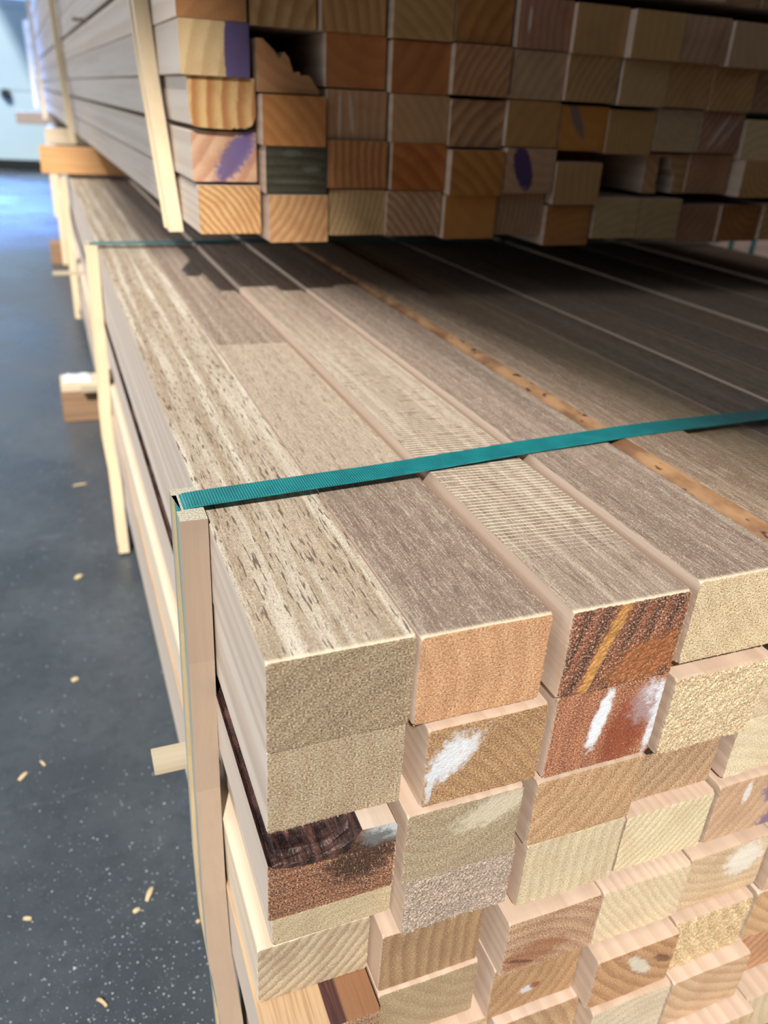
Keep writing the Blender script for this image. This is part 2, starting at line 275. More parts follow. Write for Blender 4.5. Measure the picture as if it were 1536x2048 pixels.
UP = {(0,0):(94.2,163.2,85.6,135.9,675.7),(1,0):(167.6,235.6,78.9,128.8,654.2),(2,0):(240.6,309.1,84.2,133.7,665.4),(3,0):(309.5,379.3,83.8,133.5,659.1),
(4,0):(381.1,450.2,80.5,130.2,651.5),(5,0):(455.2,522.9,83.7,131.7,659.6),(6,0):(523.3,590.8,70.7,118.5,650.7),(7,0):(594,664,78.6,128,649.2),
(8,0):(666.1,734.4,77.2,127.2,650.4),(9,0):(737,804.9,70.8,118.9,654),(10,0):(805.7,877.7,71.6,119.2,651.1),(11,0):(879.1,949.3,73.2,122.5,647.1),
(12,0):(951.1,1021.6,71.9,121.2,646.8),(13,0):(1023.2,1093.5,72.2,121.5,643.2),(14,0):(1095.1,1165.5,72.4,121.7,641.7),(15,0):(1166.6,1237.1,72.2,121.5,636.6),
(0,1):(90.6,160.9,139.5,189.1,679.6),(1,1):(165.7,235,129.1,177.8,659.5),(2,1):(237.2,307.5,135.9,185.4,660.3),(3,1):(311.8,380.5,134.8,184.5,655.6),
(4,1):(381.2,451.8,130.8,179.7,643.5),(5,1):(454.5,523.3,133.6,183.5,645.1),(6,1):(525.3,592,120.4,169.4,644.1),(7,1):(593.5,663.9,128.3,177.6,768.2),
(8,1):(668.7,737.6,133.8,181.2,658),(9,1):(738,808.6,134.2,182.8,656.4),(10,1):(812.5,882.5,131.3,177.5,634.5),(11,1):(883.9,953.3,131.2,180.5,650.3),
(12,1):(954.4,1024,130.3,179.6,634.4),(13,1):(1026,1095.7,129.9,179.2,643.2),(14,1):(1097.2,1166.8,130.5,179.8,649.2),(15,1):(1169,1239.5,130.2,179.5,651.6),
(0,2):(88.8,159.5,191.7,240.7,673.1),(1,2):(162.9,233.4,178.1,227,658.3),(2,2):(237.3,306.6,185.7,235.2,666.1),(3,2):(310,379.7,184.8,233.9,657.1),
(4,2):(380.8,450.6,182.6,231.8,654.3),(5,2):(451.4,522.8,184.9,233.9,648.2),(6,2):(525.6,594.1,182.4,231.5,649.9),(7,2):(594.5,664.6,180,229.5,648.7),
(8,2):(667.3,737.1,184.4,233.5,649.2),(9,2):(738.2,808.5,184.6,233.6,649.1),(10,2):(809.6,879.6,177.8,226.1,644.6),(11,2):(881.1,951.5,182.1,231.4,643.9),
(12,2):(952.6,1023.1,181.3,230.6,637.7),(13,2):(1024.9,1095,180.2,229.5,631.8),(14,2):(1096.7,1167.2,181.2,230.5,645.6),(15,2):(1168.5,1238.7,180.9,230.2,638.5),
(0,3):(82.7,153.7,241,290.2,669.6),(1,3):(161.2,230.9,228.7,278.8,670.8),(2,3):(235,303.6,236.9,287.8,666.3),(3,3):(306.9,376.5,234.7,285.2,656.3),
(4,3):(376.9,448.8,236,286.1,646.9),(5,3):(453.1,522.6,235.3,284.9,649.1),(6,3):(523.5,594.5,235.9,284.6,644.6),(7,3):(598.2,667.1,234.3,282.9,641.7),
(8,3):(667.8,737.4,235.3,284,643.1),(9,3):(737.9,808.6,233.9,282.6,643),(10,3):(810.6,881,234.5,283.4,650.4),(11,3):(882.8,953,234.6,283.3,642.6),
(12,3):(955.1,1024.6,234.3,283.1,646.7),(13,3):(1026.2,1096.4,234.5,283.3,636.5),(14,3):(1097.6,1167.9,234.4,283.2,651),(15,3):(1169.8,1240.3,234.4,283.2,649.2),
(0,4):(81.5,151.6,290.5,340.5,669.1),(1,4):(155.8,226.2,289,339.1,672.4),(2,4):(229,300.4,288.3,338.4,663.5),(3,4):(304.8,376,286.7,336.8,652.7),
(4,4):(378.1,448.4,287.8,337.9,653.2),(5,4):(452.3,522.3,286.3,335.8,646.4),(6,4):(522.7,593.8,284.9,334.4,640.6),(7,4):(595.1,667.2,283.8,332.9,628.8),
(8,4):(670.6,738.5,284.3,333,631.9),(9,4):(740.4,810.4,282.9,331.1,627.6),(10,4):(812,882.4,283.7,332.6,644.7),(11,4):(884.1,954.4,283.6,332.4,631.8),
(12,4):(956,1025.8,283.4,332.1,650.6),(13,4):(1027.7,1097.5,283.6,332.3,639.5),(14,4):(1099.2,1169.1,283.5,332.3,652.4),(15,4):(1171,1240.8,283.5,332.2,646.2),
(0,5):(82.7,152.6,349,398.3,634.8),(1,5):(153.6,224.1,349,398.3,637.1),(2,5):(226,296.2,349,398.3,649.5),(3,5):(297.6,367.3,349,398.3,642.2),
(4,5):(368.3,438.1,349,398.3,651.1),(5,5):(439.2,508.7,349,398.3,652.7),(6,5):(509.9,579.6,349,398.3,651.5),(7,5):(581.4,651.4,349,398.3,633.5),
(8,5):(652.8,723.4,349,398.3,634.7),(9,5):(724.7,794.2,349,398.3,652.4),(10,5):(795.6,865.7,349,398.3,651),(11,5):(866.8,936.5,349,398.3,646.8),
(12,5):(937.5,1007.1,349,398.3,635.5),(13,5):(1008.1,1077.9,349,398.3,652.6),(14,5):(1079.7,1150.3,349,398.3,634.8),(15,5):(1151.5,1222.1,349,398.3,646.1),
(0,6):(83.4,153.9,399.5,448.8,646.5),(1,6):(155.7,225.2,399.5,448.8,635.4),(2,6):(226.4,296.4,399.5,448.8,642.9),(3,6):(297.9,368.3,399.5,448.8,647.7),
(4,6):(369.3,439,399.5,448.8,636.2),(5,6):(440.7,510.8,399.5,448.8,638.6),(6,6):(512.3,582.8,399.5,448.8,635.2),(7,6):(584.2,653.9,399.5,448.8,631.6),
(8,6):(655.1,725.4,399.5,448.8,651.6),(9,6):(727,796.7,399.5,448.8,646.8),(10,6):(798.2,868.1,399.5,448.8,641.2),(11,6):(869.5,939.1,399.5,448.8,631.7),
(12,6):(941,1010.9,399.5,448.8,633.5),(13,6):(1012.3,1082.7,399.5,448.8,641.6),(14,6):(1084.9,1154.5,399.5,448.8,644.5),(15,6):(1156.2,1226.5,399.5,448.8,631.5),
(0,7):(81.2,150.8,450,499.3,631.9),(1,7):(152,222,450,499.3,637.9),(2,7):(223.7,293.5,450,499.3,645.9),(3,7):(295.2,365.7,450,499.3,636.7),(4,7):(367.1,437.2,450,499.3,639),
(5,7):(439.2,509.2,450,499.3,633.6),(6,7):(511.2,581.8,450,499.3,634.2),(7,7):(583.7,653.1,450,499.3,649),(8,7):(655.2,725.7,450,499.3,648.3),
(9,7):(727.4,797.1,450,499.3,632.3),(10,7):(798.7,868.4,450,499.3,641.4),(11,7):(869.7,940.3,450,499.3,650.5),(12,7):(941.6,1011,450,499.3,642.6),
(13,7):(1013,1082.5,450,499.3,640.5),(14,7):(1083.6,1154.1,450,499.3,637.2),(15,7):(1156.1,1226.5,450,499.3,635.4),(0,8):(83.2,153.8,500.5,549.8,631.2),
(1,8):(154.8,224.8,500.5,549.8,640.3),(2,8):(225.9,296.1,500.5,549.8,644.9),(3,8):(297.7,367.9,500.5,549.8,632.4),(4,8):(369.5,439,500.5,549.8,647.8),
(5,8):(440.4,510.1,500.5,549.8,643.9),(6,8):(511.3,580.7,500.5,549.8,652),(7,8):(581.9,652,500.5,549.8,640.3),(8,8):(653.4,723.7,500.5,549.8,642.5),
(9,8):(725.3,795.5,500.5,549.8,634.8),(10,8):(797,867.1,500.5,549.8,643.8),(11,8):(868.8,939.3,500.5,549.8,646),(12,8):(941.2,1011.1,500.5,549.8,638.3),
(13,8):(1012.5,1082.3,500.5,549.8,638),(14,8):(1083.5,1153.3,500.5,549.8,639.1),(15,8):(1155.1,1225.5,500.5,549.8,648.5),(0,9):(80.8,150.4,551,600.3,633.1),
(1,9):(152.6,222,551,600.3,650.1),(2,9):(223,293.1,551,600.3,635.9),(3,9):(294.4,364.3,551,600.3,636.3),(4,9):(365.8,435.5,551,600.3,633),(5,9):(437.5,507,551,600.3,631.1),
(6,9):(509.1,579.4,551,600.3,643.3),(7,9):(581.6,651.4,551,600.3,646),(8,9):(652.4,722.7,551,600.3,643.6),(9,9):(724.3,794.2,551,600.3,647.1),
(10,9):(795.7,865.6,551,600.3,635.6),(11,9):(866.6,936.2,551,600.3,641),(12,9):(938,1008.5,551,600.3,638),(13,9):(1010.3,1080.2,551,600.3,651.1),
(14,9):(1081.3,1151.8,551,600.3,652.6),(15,9):(1153.8,1223.7,551,600.3,646.8),}

# ------------------------------------------------------------------ the hall
def noise_floor():
    s = NT('dark_concrete'); P, _ = s.P(False)
    a = s.noise(P, 2.2, 4, .6); b = s.noise(P, 60, 3, .6); g = s.noise(P, 480, 2, .5); sc = s.noise(s.vec('MULTIPLY', P, (3., 14., 1.)), 1, 4, .7)
    c = s.mix(s.ramp(a, .35, .65), lin((62, 68, 74)), lin((80, 86, 92)))
    c = s.mix(s.ramp(b, .45, .7, 0, .35), c, lin((52, 58, 62))); c = s.mix(s.ramp(g, .62, .75, 0, .5), c, lin((118, 124, 130)))
    c = s.mix(s.ramp(sc, .64, .74, 0, .22), c, lin((120, 126, 132)))
    return s.out(c, s.ramp(a, .3, .7, .22, .40), s.bump(s.math('ADD', s.math('MULTIPLY', b, .5), g), .0006, .5), .45)
def slab(name, pts, z0, z1, mat):
    n = len(pts); v = [W(x, y, z0) for x, y in pts]+[W(x, y, z1) for x, y in pts]
    f = [tuple(range(n))[::-1], tuple(range(n, 2*n))]+[(i, (i+1) % n, n+(i+1) % n, n+i) for i in range(n)]
    return mesh_obj(name, v, f, [mat])
def plain(name, c, rough=.8, bump=0.0):
    s = NT(name); P, _ = s.P(False); a = s.noise(P, 3, 4); c2 = s.mix(s.ramp(a, .35, .65), lin(c), tuple(v*.85 for v in lin(c)))
    return s.out(c2, rough)
struct(slab('floor', [(-7000, -6000), (5200, -6000), (5200, 9500), (-7000, 9500)], FLOOR-120, FLOOR, noise_floor()))
M_WALL = plain('painted_wall', (66, 62, 58)); M_ROOF = plain('roof_sheet', (50, 47, 44))
# unseen roof over the storage bay; left edge shaped to place the shade line
EZ = 2900.0
t_ = EZ-10
ex0, ey0 = 257-.42*t_, 665-.9*t_; ux_, uy_ = 150/665.0, -1.0
e1 = (ex0+ux_*-4, ey0); 
def edge(y): return (ex0+(y-ey0)/uy_*ux_, y)
a_, b_ = edge(-6000), edge(-1600)
struct(slab('ceiling', [a_, (5200, -6000), (5200, 9500), (-1150, 9500), (-1150, -1500), b_], EZ, EZ+160, M_ROOF))
struct(slab('wall_right', [(5000, -6000), (5200, -6000), (5200, 9500), (5000, 9500)], FLOOR, EZ, M_WALL))
struct(slab('wall_front', [(-7000, -6000), (5000, -6000), (5000, -5800), (-7000, -5800)], FLOOR, EZ, M_WALL))
struct(slab('wall_back', [(-2500, 8560), (5000, 8560), (5000, 8760), (-2500, 8760)], FLOOR, EZ, M_WALL))

# sectional gate in the far wall
gate = empty('sectional_gate', W(-1200, 8460, FLOOR)); struct(gate); gate.name = 'door_1'
def gate_panel(x0, x1, z0, z1, y, mat, name):
    o = block(name, x0, x1, y, y+40, z0, z1, [mat], 3, gate); o.matrix_parent_inverse = Matrix.Translation(-gate.location); return o
s = NT('pale_blue_enamel'); P, _ = s.P(False); M_GATE = s.out(s.mix(s.ramp(s.noise(P, 1.3, 3), .3, .7), lin((172, 192, 199)), lin((160, 184, 194))), .45, None, .4)
M_SEAL = plain('black_rubber', (26, 30, 32), .6); M_DARK = plain('dark_handle', (40, 52, 54), .4)
zz = [-372, 155, 735, 775, 1320]
gate_panel(-2400, 450, -420.6, 146.1, 8415, M_GATE, 'lower_panel'); gate_panel(-2400, 450, 149.3, 776.7, 8415, M_GATE, 'middle_panel')
gate_panel(-2400, 450, 779.9, 847.0, 8417, M_GATE, 'window_rail')
s = NT('sky_lit_glass'); s.b.inputs['Emission Color'].default_value = (0.30, 0.55, 1.0, 1); s.b.inputs['Emission Strength'].default_value = 1.2
M_GLASS = s.out((.3, .5, .9), .1)
gate_panel(-2400, 450, 850.2, 1387.7, 8419, M_GLASS, 'window_band'); gate_panel(-2400, 450, 1391.0, 2895, 8415, M_GATE, 'upper_panel')
gate_panel(-2400, 450, FLOOR+6, -422.8, 8421, M_SEAL, 'rubber_seal')
bm = bmesh.new(); bmesh.ops.create_cone(bm, cap_ends=True, segments=20, radius1=.045, radius2=.035, depth=.05, matrix=Matrix.Rotation(math.pi/2, 4, 'X'))
hd = bm_obj('pull_handle', bm, [M_DARK], gate, W(-278, 8388, 114)); hd.matrix_parent_inverse = Matrix.Translation(-gate.location)

# ------------------------------------------------------------------ timber boards
NEARL = {(c, r) for c in range(0, 6) for r in range(0, 8)}
def put(o, d):
    for k, v in d.items(): o[k] = v
def near_end(w, h, amp):
    nx, nz = max(8, round(w/1.5)), max(8, round(h/1.5)); vs, fs, mi = [], [], []
    idx = {}
    ph = [random.uniform(0, 6.28) for _ in range(4)]
    for j in range(nz+1):
        for i in range(nx+1):
            x, z = w*i/nx, h*j/nz; bd = i in (0, nx) or j in (0, nz)
            y = amp*(random.uniform(-.10, .10)*(3.5 if amp > 1 else 1)+.30*math.sin(x*.11+ph[0])*math.sin(z*.16+ph[1]))
            if bd:
                y += .25*amp*random.random()
                if i == 0: x += .25*random.random()
                if i == nx: x -= .25*random.random()
                if j == 0: z += .3*random.random()*amp
                if j == nz: z -= .3*random.random()*amp
                if i in (0, nx) and j in (0, nz): x += .6*(1 if i == 0 else -1); z += .6*(1 if j == 0 else -1)
            elif 1 in (i, j) or i == nx-1 or j == nz-1: pass
            idx[i, j] = len(vs); vs.append((x, y, z))
    for j in range(nz):
        for i in range(nx):
            fs.append((idx[i, j], idx[i+1, j], idx[i+1, j+1], idx[i, j+1])); mi.append(1)
    loop = [(i, 0) for i in range(nx)]+[(nx, j) for j in range(nz)]+[(nx-i, nz) for i in range(nx)]+[(0, nz-j) for j in range(nz)]
    return vs, fs, mi, [idx[p] for p in loop], [(w*i/nx, h*j/nz, (0 if j == 0 and 0 < i < nx else 3)) for i, j in loop]
def board(name, w, h, L, near=False, profile=None, topslot=False, mats=None, amp=1.0, extra=None):
    """a sawn board, local x across, y along, z up, its origin at the bottom left corner of its front end"""
    mats = mats or [M_SIDE, M_END, M_TOP]
    if near and not profile:
        vs, fs, mi, lp, pos = near_end(w, h, amp); n = len(lp)
        r1 = len(vs)
        for x, z, _ in pos: vs.append((x, 2.2, z))
        r2 = len(vs)
        for x, z, _ in pos: vs.append((x, L, z))
        def slot(i):
            a, b = pos[i], pos[(i+1) % n]
            return 2 if topslot and a[1] > h-.01 and b[1] > h-.01 else 0
        for i in range(n):
            k = (i+1) % n
            fs.append((lp[k], lp[i], r1+i, r1+k)); mi.append(slot(i))
            fs.append((r1+k, r1+i, r2+i, r2+k)); mi.append(slot(i))
        fs.append(tuple(range(r2, r2+n))); mi.append(1)
    else:
        if not profile:
            c = .9
            profile = [(c, 0, 0), (w-c, 0, 0), (w, c, 0), (w, h-c, 0), (w-c, h, 2 if topslot else 0), (c, h, 0), (0, h-c, 0), (0, c, 0)]
        n = len(profile); vs = [(p[0], (p[3] if len(p) > 3 else 0), p[1]) for p in profile]+[(p[0], L, p[1]) for p in profile]; fs = [tuple(range(n)), tuple(range(2*n-1, n-1, -1))]; mi = [1, 1]
        for i in range(n):
            k = (i+1) % n; fs.append((k, i, n+i, n+k)); mi.append(profile[i][2])
    vs = [(a*MM, b*MM, c*MM) for a, b, c in vs]
    o = mesh_obj(name, vs, fs, mats, mi)
    if near: pass
    return o
s = NT('torn_fibre'); s.b.inputs['Base Color'].default_value = (.8, .6, .4, 1)
M_FIB = s.out(s.mix(.55, s.attr('m_end').outputs['Color'], (0.85, 0.66, 0.42, 1)), .6)
def fibres(par, w, h, n, long_=1.6, edge_bias=.5):
    vs, fs = [], []
    for _ in range(n):
        x, z = random.uniform(.5, w-.5), random.uniform(.5, h-.5)
        if random.random() < edge_bias:
            e = random.random()
            if e < .30: z = random.uniform(0, .5)
            elif e < .5: z = h-random.uniform(0, .5)
            elif e < .75: x = random.uniform(0, .5)
            else: x = w-random.uniform(0, .5)
        l = random.uniform(.4, 1)*long_; a = random.uniform(0, 6.28); t = random.uniform(.06, .13)
        dx, dz = math.cos(a)*l*.6, math.sin(a)*l*.6-l*.15; px, pz = -math.sin(a)*t, math.cos(a)*t
        b = len(vs); y0 = -.1; y1 = -l*random.uniform(.2, .7)
        vs += [(x-px, .3, z-pz), (x+px, .3, z+pz), (x+dx*.5+px*.7, y1*.7, z+dz*.5+pz*.7), (x+dx*.5-px*.7, y1*.7, z+dz*.5-pz*.7), (x+dx, y1, z+dz-.2)]
        fs += [(b, b+1, b+2, b+3), (b+3, b+2, b+4)]
    o = mesh_obj('torn_fibres', [(p*MM, q*MM, r*MM) for p, q, r in vs], fs, [M_FIB], None, par); o['kind'] = 'stuff'
    o['m_end'] = par['m_end']; return o

PAL = [((206, 172, 124), (176, 128, 82)), ((200, 160, 108), (170, 112, 62)), ((188, 150, 104), (150, 100, 60)), ((212, 186, 142), (186, 148, 104)),
       ((180, 142, 104), (146, 98, 66)), ((196, 148, 92), (160, 98, 48)), ((192, 164, 134), (160, 120, 96))]
SIDES = [(204, 182, 164), (200, 178, 160), (208, 186, 168), (194, 172, 154), (202, 178, 158)]
#            end colour        ring colour      contrast pith x, z, rings/m  speckle
SPEC_L = {
 (0,0): ((166,142,108),(128,100,68),.35,(90,-60,110),1.0,'olive tan board'),
 (0,1): ((178,158,126),(160,122,84),.30,(-60,30,90),.95,'light fuzzy board'),
 (0,2): ((156,88,46),(86,42,22),.60,(30,-300,190),1.0,'bark-edged russet board'),
 (0,3): ((190,170,132),(160,136,100),.30,(60,-50,150),.6,'dull tan board'),
 (0,4): ((190,172,140),(136,104,72),.60,(-70,110,150),.35,'diagonally grained board'),
 (0,5): ((178,134,92),(120,70,44),.5,(40,-200,150),.8,'dark-streaked board'),
 (1,0): ((214,158,104),(190,124,72),.45,(-34,20,80),.85,'bright orange board'),
 (1,1): ((186,138,82),(150,100,54),.50,(-40,-60,130),.85,'white-flecked amber board'),
 (1,2): ((172,154,122),(152,120,84),.40,(20,60,110),.75,'greyish tan board'),
 (1,3): ((178,158,142),(142,116,100),.35,(30,-120,120),1.0,'pinkish grey board'),
 (1,4): ((164,128,86),(124,84,50),.55,(400,30,120),.35,'brown vertical-grained board'),
 (1,5): ((168,142,102),(140,108,72),.35,(80,90,90),.5,'muddy tan board'),
 (2,0): ((150,76,38),(70,28,16),.85,(-190,90,90),1.0,'dark red board'),
 (2,1): ((190,110,62),(146,74,44),.50,(160,20,70),1.0,'white-streaked red board'),
 (2,2): ((204,160,108),(172,116,62),.55,(-60,90,100),.8,'honey board'),
 (2,3): ((214,196,156),(184,154,112),.45,(300,20,130),.6,'pale vertical-grained board'),
 (2,4): ((196,154,114),(150,88,54),.50,(10,-40,110),.85,'reddish tan board'),
 (2,5): ((180,136,86),(146,98,54),.55,(-90,90,110),.5,'caramel board'),
 (3,0): ((232,206,160),(206,168,116),.35,(120,90,100),1.0,'bright cream board'),
 (3,1): ((226,202,156),(190,146,98),.30,(30,120,110),1.0,'coarse cream board'),
 (3,2): ((192,156,112),(158,102,62),.60,(-90,110,100),.9,'brown-ribbed board'),
 (3,3): ((228,212,170),(198,166,118),.65,(-150,160,190),.5,'cream diagonal-grained board'),
 (3,4): ((224,202,162),(196,160,120),.50,(220,160,190),.5,'cream striped board'),
 (3,5): ((196,146,92),(152,96,54),.65,(120,120,110),.55,'orange whorled board'),
 (3,6): ((216,198,166),(190,160,126),.40,(60,-50,120),.7,'ashen cream board'),
 (4,0): ((206,176,132),(170,130,90),.40,(90,70,100),.8,'waney tan board'),
 (4,1): ((228,208,166),(196,160,120),.40,(90,120,100),.8,'half-hidden cream board'),
 (4,2): ((230,214,174),(206,176,132),.35,(50,120,100),.7,'sunlit cream board'),
 (4,3): ((206,166,126),(176,126,88),.45,(-120,120,120),.5,'violet-marked pinkish board'),
 (4,4): ((214,184,142),(184,140,96),.45,(60,160,120),.6,'ivory-patched board'),
 (4,5): ((222,190,136),(178,132,78),.45,(100,60,90),1.0,'coarse golden board'),
 (4,6): ((206,168,126),(168,116,76),.50,(90,120,110),.4,'faded brown board'),
 (5,7): ((212,188,148),(180,146,104),.4,(160,60,100),.5,'pale sloping board'),
 (4,7): ((206,174,128),(170,126,80),.4,(160,60,100),.5,'gold-tinted board'),
 (5,4): ((216,186,146),(180,136,96),.45,(90,120,110),.5,'soft tan board'),
 (5,5): ((208,164,110),(168,112,62),.55,(90,120,110),.5,'golden slanted board'),
 (5,6): ((196,140,92),(150,88,50),.60,(-60,120,110),.5,'rust-brown board'),
}
VIO = (92, 80, 134)
MARKS_L = {
 (0,2): [(62,44,13,8,.2,(206,214,216),.85,.9),(50,30,20,16,.5,(38,26,22),.75,.8)],
 (1,1): [(12,30,8,16,-.5,(222,226,232),.9,1.0),(22,32,5,14,-.6,(226,228,232),.8,1.1),(4,16,2,14,-.1,(216,220,226),.8,.8)],
 (2,0): [(24,30,3.5,44,-.32,(206,150,82),.75,.8),(54,14,26,14,.3,(170,104,56),.6,.9)],
 (2,1): [(30,34,4.5,20,-.16,(236,240,246),1,.7),(63,38,12,14,-.3,(232,236,244),.95,1.0),(68,22,3,20,-.1,(230,236,244),.9,.8),(50,22,14,26,-.3,(140,62,36),.7,.7)],
 (1,2): [(52,40,22,9,.3,(222,212,188),.6,.9)],
 (2,4): [(22,14,24,10,.2,(140,84,52),.6,.8),(12,10,10,1.6,-.35,(92,50,34),.7,.5)],
 (2,5): [(28,18,5,3.5,.2,(206,206,210),.8,.7),(34,20,4,3,.0,(132,70,44),.8,.5)],
 (3,5): [(36,30,5,15,.7,(214,212,194),.7,.8),(56,28,10,3,-.6,(92,60,48),.7,.8)],
 (4,1): [(62,34,14,9,.2,VIO,.75,.8)],
 (4,3): [(58,36,16,14,.3,VIO,.75,.8),(60,6,14,8,.2,VIO,.7,.8),(26,38,3,9,-.1,(226,222,222),.7,.6)],
 (4,4): [(50,34,16,14,.2,(236,234,226),.6,.9)],
}
SPEC_U = {
 (0,0): ((216,176,124),(170,112,62),.85,(-70,-60,150),.25,'boldly striped board'),
 (1,0): ((204,160,112),(160,104,64),.60,(-80,90,110),.2,'tan swept-grain board'),
 (2,0): ((206,178,132),(168,128,88),.60,(-160,70,150),.2,'pale olive board'),
 (3,0): ((200,166,132),(152,104,76),.70,(-70,-70,120),.2,'pinkish striped board'),
 (4,0): ((198,134,66),(184,116,52),.25,(60,60,60),.2,'plain orange board'),
 (5,0): ((190,152,118),(156,112,82),.50,(-160,40,140),.2,'faded pink board'),
 (6,0): ((188,124,64),(164,100,48),.35,(60,-60,90),.2,'amber board'),
 (7,0): ((190,164,120),(166,136,96),.30,(60,-60,90),.2,'dull olive board'),
 (8,0): ((188,160,112),(164,132,88),.30,(60,-60,90),.2,'straw board'),
 (9,0): ((176,130,96),(150,96,66),.40,(-90,120,90),.2,'rosy brown board'),
 (10,0): ((170,112,56),(136,80,36),.50,(60,60,100),.2,'deep amber board'),
 (0,1): ((216,176,146),(176,116,84),.55,(-150,160,60),.3,'violet-smeared pink board'),
 (1,1): ((66,64,48),(34,32,24),.75,(30,-400,110),.25,'dark green board'),
 (2,1): ((190,134,84),(142,80,42),.75,(300,30,110),.2,'rusty striped board'),
 (3,1): ((184,110,50),(150,80,32),.70,(-60,-90,60),.2,'orange swirled board'),
 (4,1): ((184,124,56),(150,90,34),.65,(-80,-110,70),.2,'amber diagonal board'),
 (5,1): ((190,150,116),(168,122,88),.35,(60,90,90),.2,'violet-spotted board'),
 (6,1): ((184,142,92),(160,112,68),.35,(260,30,90),.2,'set-back tan board'),
 (7,1): ((160,88,44),(140,72,34),.35,(60,60,90),.2,'deeply recessed board'),
 (8,1): ((196,150,104),(160,108,68),.45,(60,90,90),.2,'hollowed board'),
 (9,1): ((188,138,104),(160,108,76),.40,(-90,120,110),.2,'split-knot board'),
 (0,2): ((220,182,124),(170,104,50),.85,(190,20,62),.3,'wavy striped board'),
 (1,2): ((192,132,74),(160,100,50),.50,(-90,-90,80),.2,'burnt orange board'),
 (2,2): ((190,148,112),(156,108,76),.45,(300,20,100),.2,'chalk-marked board'),
 (3,2): ((190,148,104),(168,126,84),.40,(-90,-60,90),.2,'even tan board'),
 (4,2): ((186,144,104),(136,84,54),.65,(160,-90,70),.2,'brown arched board'),
 (5,2): ((184,136,80),(160,108,60),.35,(160,-60,60),.2,'smooth amber board'),
 (6,2): ((196,128,52),(180,108,40),.35,(60,90,60),.2,'grey-daubed orange board'),
 (7,2): ((188,144,88),(168,120,68),.55,(300,20,150),.2,'gold ribbed board'),
 (8,2): ((186,158,122),(168,136,100),.30,(60,90,90),.2,'ashy board'),
 (9,2): ((178,134,106),(132,84,66),.60,(-120,120,120),.2,'pale-slashed board'),
 (0,3): ((226,196,148),(190,150,100),.50,(260,-40,60),.3,'violet-banded cream board'),
 (1,3): ((196,142,96),(170,110,72),.40,(60,90,80),.2,'torn triangular board'),
 (2,3): ((182,116,64),(160,92,48),.40,(60,90,60),.2,'russet board'),
 (3,3): ((178,112,60),(150,84,44),.45,(-60,90,50),.2,'foxy brown board'),
 (4,3): ((188,138,96),(142,90,58),.65,(180,-60,110),.2,'brown diagonal board'),
 (5,3): ((190,156,122),(160,120,92),.40,(180,-60,80),.2,'mauve tan board'),
 (6,3): ((186,146,98),(154,112,70),.55,(180,-60,110),.2,'slash-grained board'),
 (7,3): ((192,156,110),(176,138,94),.30,(160,-60,90),.2,'biscuit board'),
 (8,3): ((190,144,96),(160,110,66),.40,(180,-80,100),.2,'hazel board'),
 (9,3): ((188,144,92),(154,106,60),.55,(180,-80,110),.2,'ochre board'),
 (0,4): ((178,122,72),(150,96,54),.40,(100,-60,60),.4,'shaded brown board'),
 (1,4): ((200,164,112),(150,100,56),.65,(180,-30,60),.2,'brown-banded board'),
 (2,4): ((192,146,94),(150,100,58),.60,(-150,-20,80),.2,'caramel ribbed board'),
 (3,4): ((186,146,92),(160,118,70),.55,(-60,-90,80),.2,'olive fan-grained board'),
 (4,4): ((180,122,62),(140,84,36),.60,(180,-60,60),.2,'dark honey board'),
 (5,4): ((180,130,102),(144,92,70),.50,(300,20,100),.2,'plum-tinged board'),
 (6,4): ((186,142,92),(168,122,74),.30,(300,20,80),.2,'toffee board'),
 (7,4): ((184,146,88),(164,122,70),.35,(300,20,80),.2,'khaki board'),
 (8,4): ((184,144,112),(150,104,80),.45,(-120,60,80),.2,'rose tan board'),
 (9,4): ((180,148,108),(160,126,88),.30,(160,60,80),.2,'drab board'),
}
MARKS_U = {
 (0,1): [(46,26,12,34,-.62,VIO,.85,.7),(58,34,10,20,-.4,(120,100,160),.5,.8)],
 (0,3): [(61,20,16,60,0,(84,72,122),.95,.12)],
 (5,1): [(24,28,12,26,.35,(66,46,96),.95,.35)],
 (6,2): [(22,36,6,26,.55,(112,100,108),.8,.4)],
 (1,1): [(30,42,10,3,0,(96,100,92),.6,.8),(52,26,10,3,0,(104,108,100),.6,.8),(34,13,24,2,0,(96,100,90),.5,.8)],
 (2,2): [(14,24,2,22,0,(206,196,190),.5,.8),(28,24,2.5,20,.1,(206,196,190),.55,.8)],
 (9,2): [(30,24,3,26,-.65,(214,196,186),.6,.7),(48,24,3,22,-.7,(206,186,176),.5,.7)],
 (5,4): [(14,28,2,12,0,(224,214,208),.7,.6)],
}
ORD = ['leftmost', 'second from the left', 'third from the left', 'fourth from the left', 'fifth from the left', 'sixth from the left', 'seventh from the left',
       'eighth from the left', 'ninth from the left', 'tenth from the left', 'eleventh from the left', 'twelfth from the left', 'thirteenth from the left',
       'fourteenth from the left', 'fifteenth from the left', 'sixteenth from the left', 'rightmost']
NTH = ['', 'second', 'third', 'fourth', 'fifth', 'sixth', 'seventh', 'eighth', 'ninth', 'tenth']
NAMEC = {0: 'light tan board', 1: 'orange tan board', 2: 'mid brown board', 3: 'cream board', 4: 'grey brown board', 5: 'orange brown board', 6: 'pinkish tan board'}
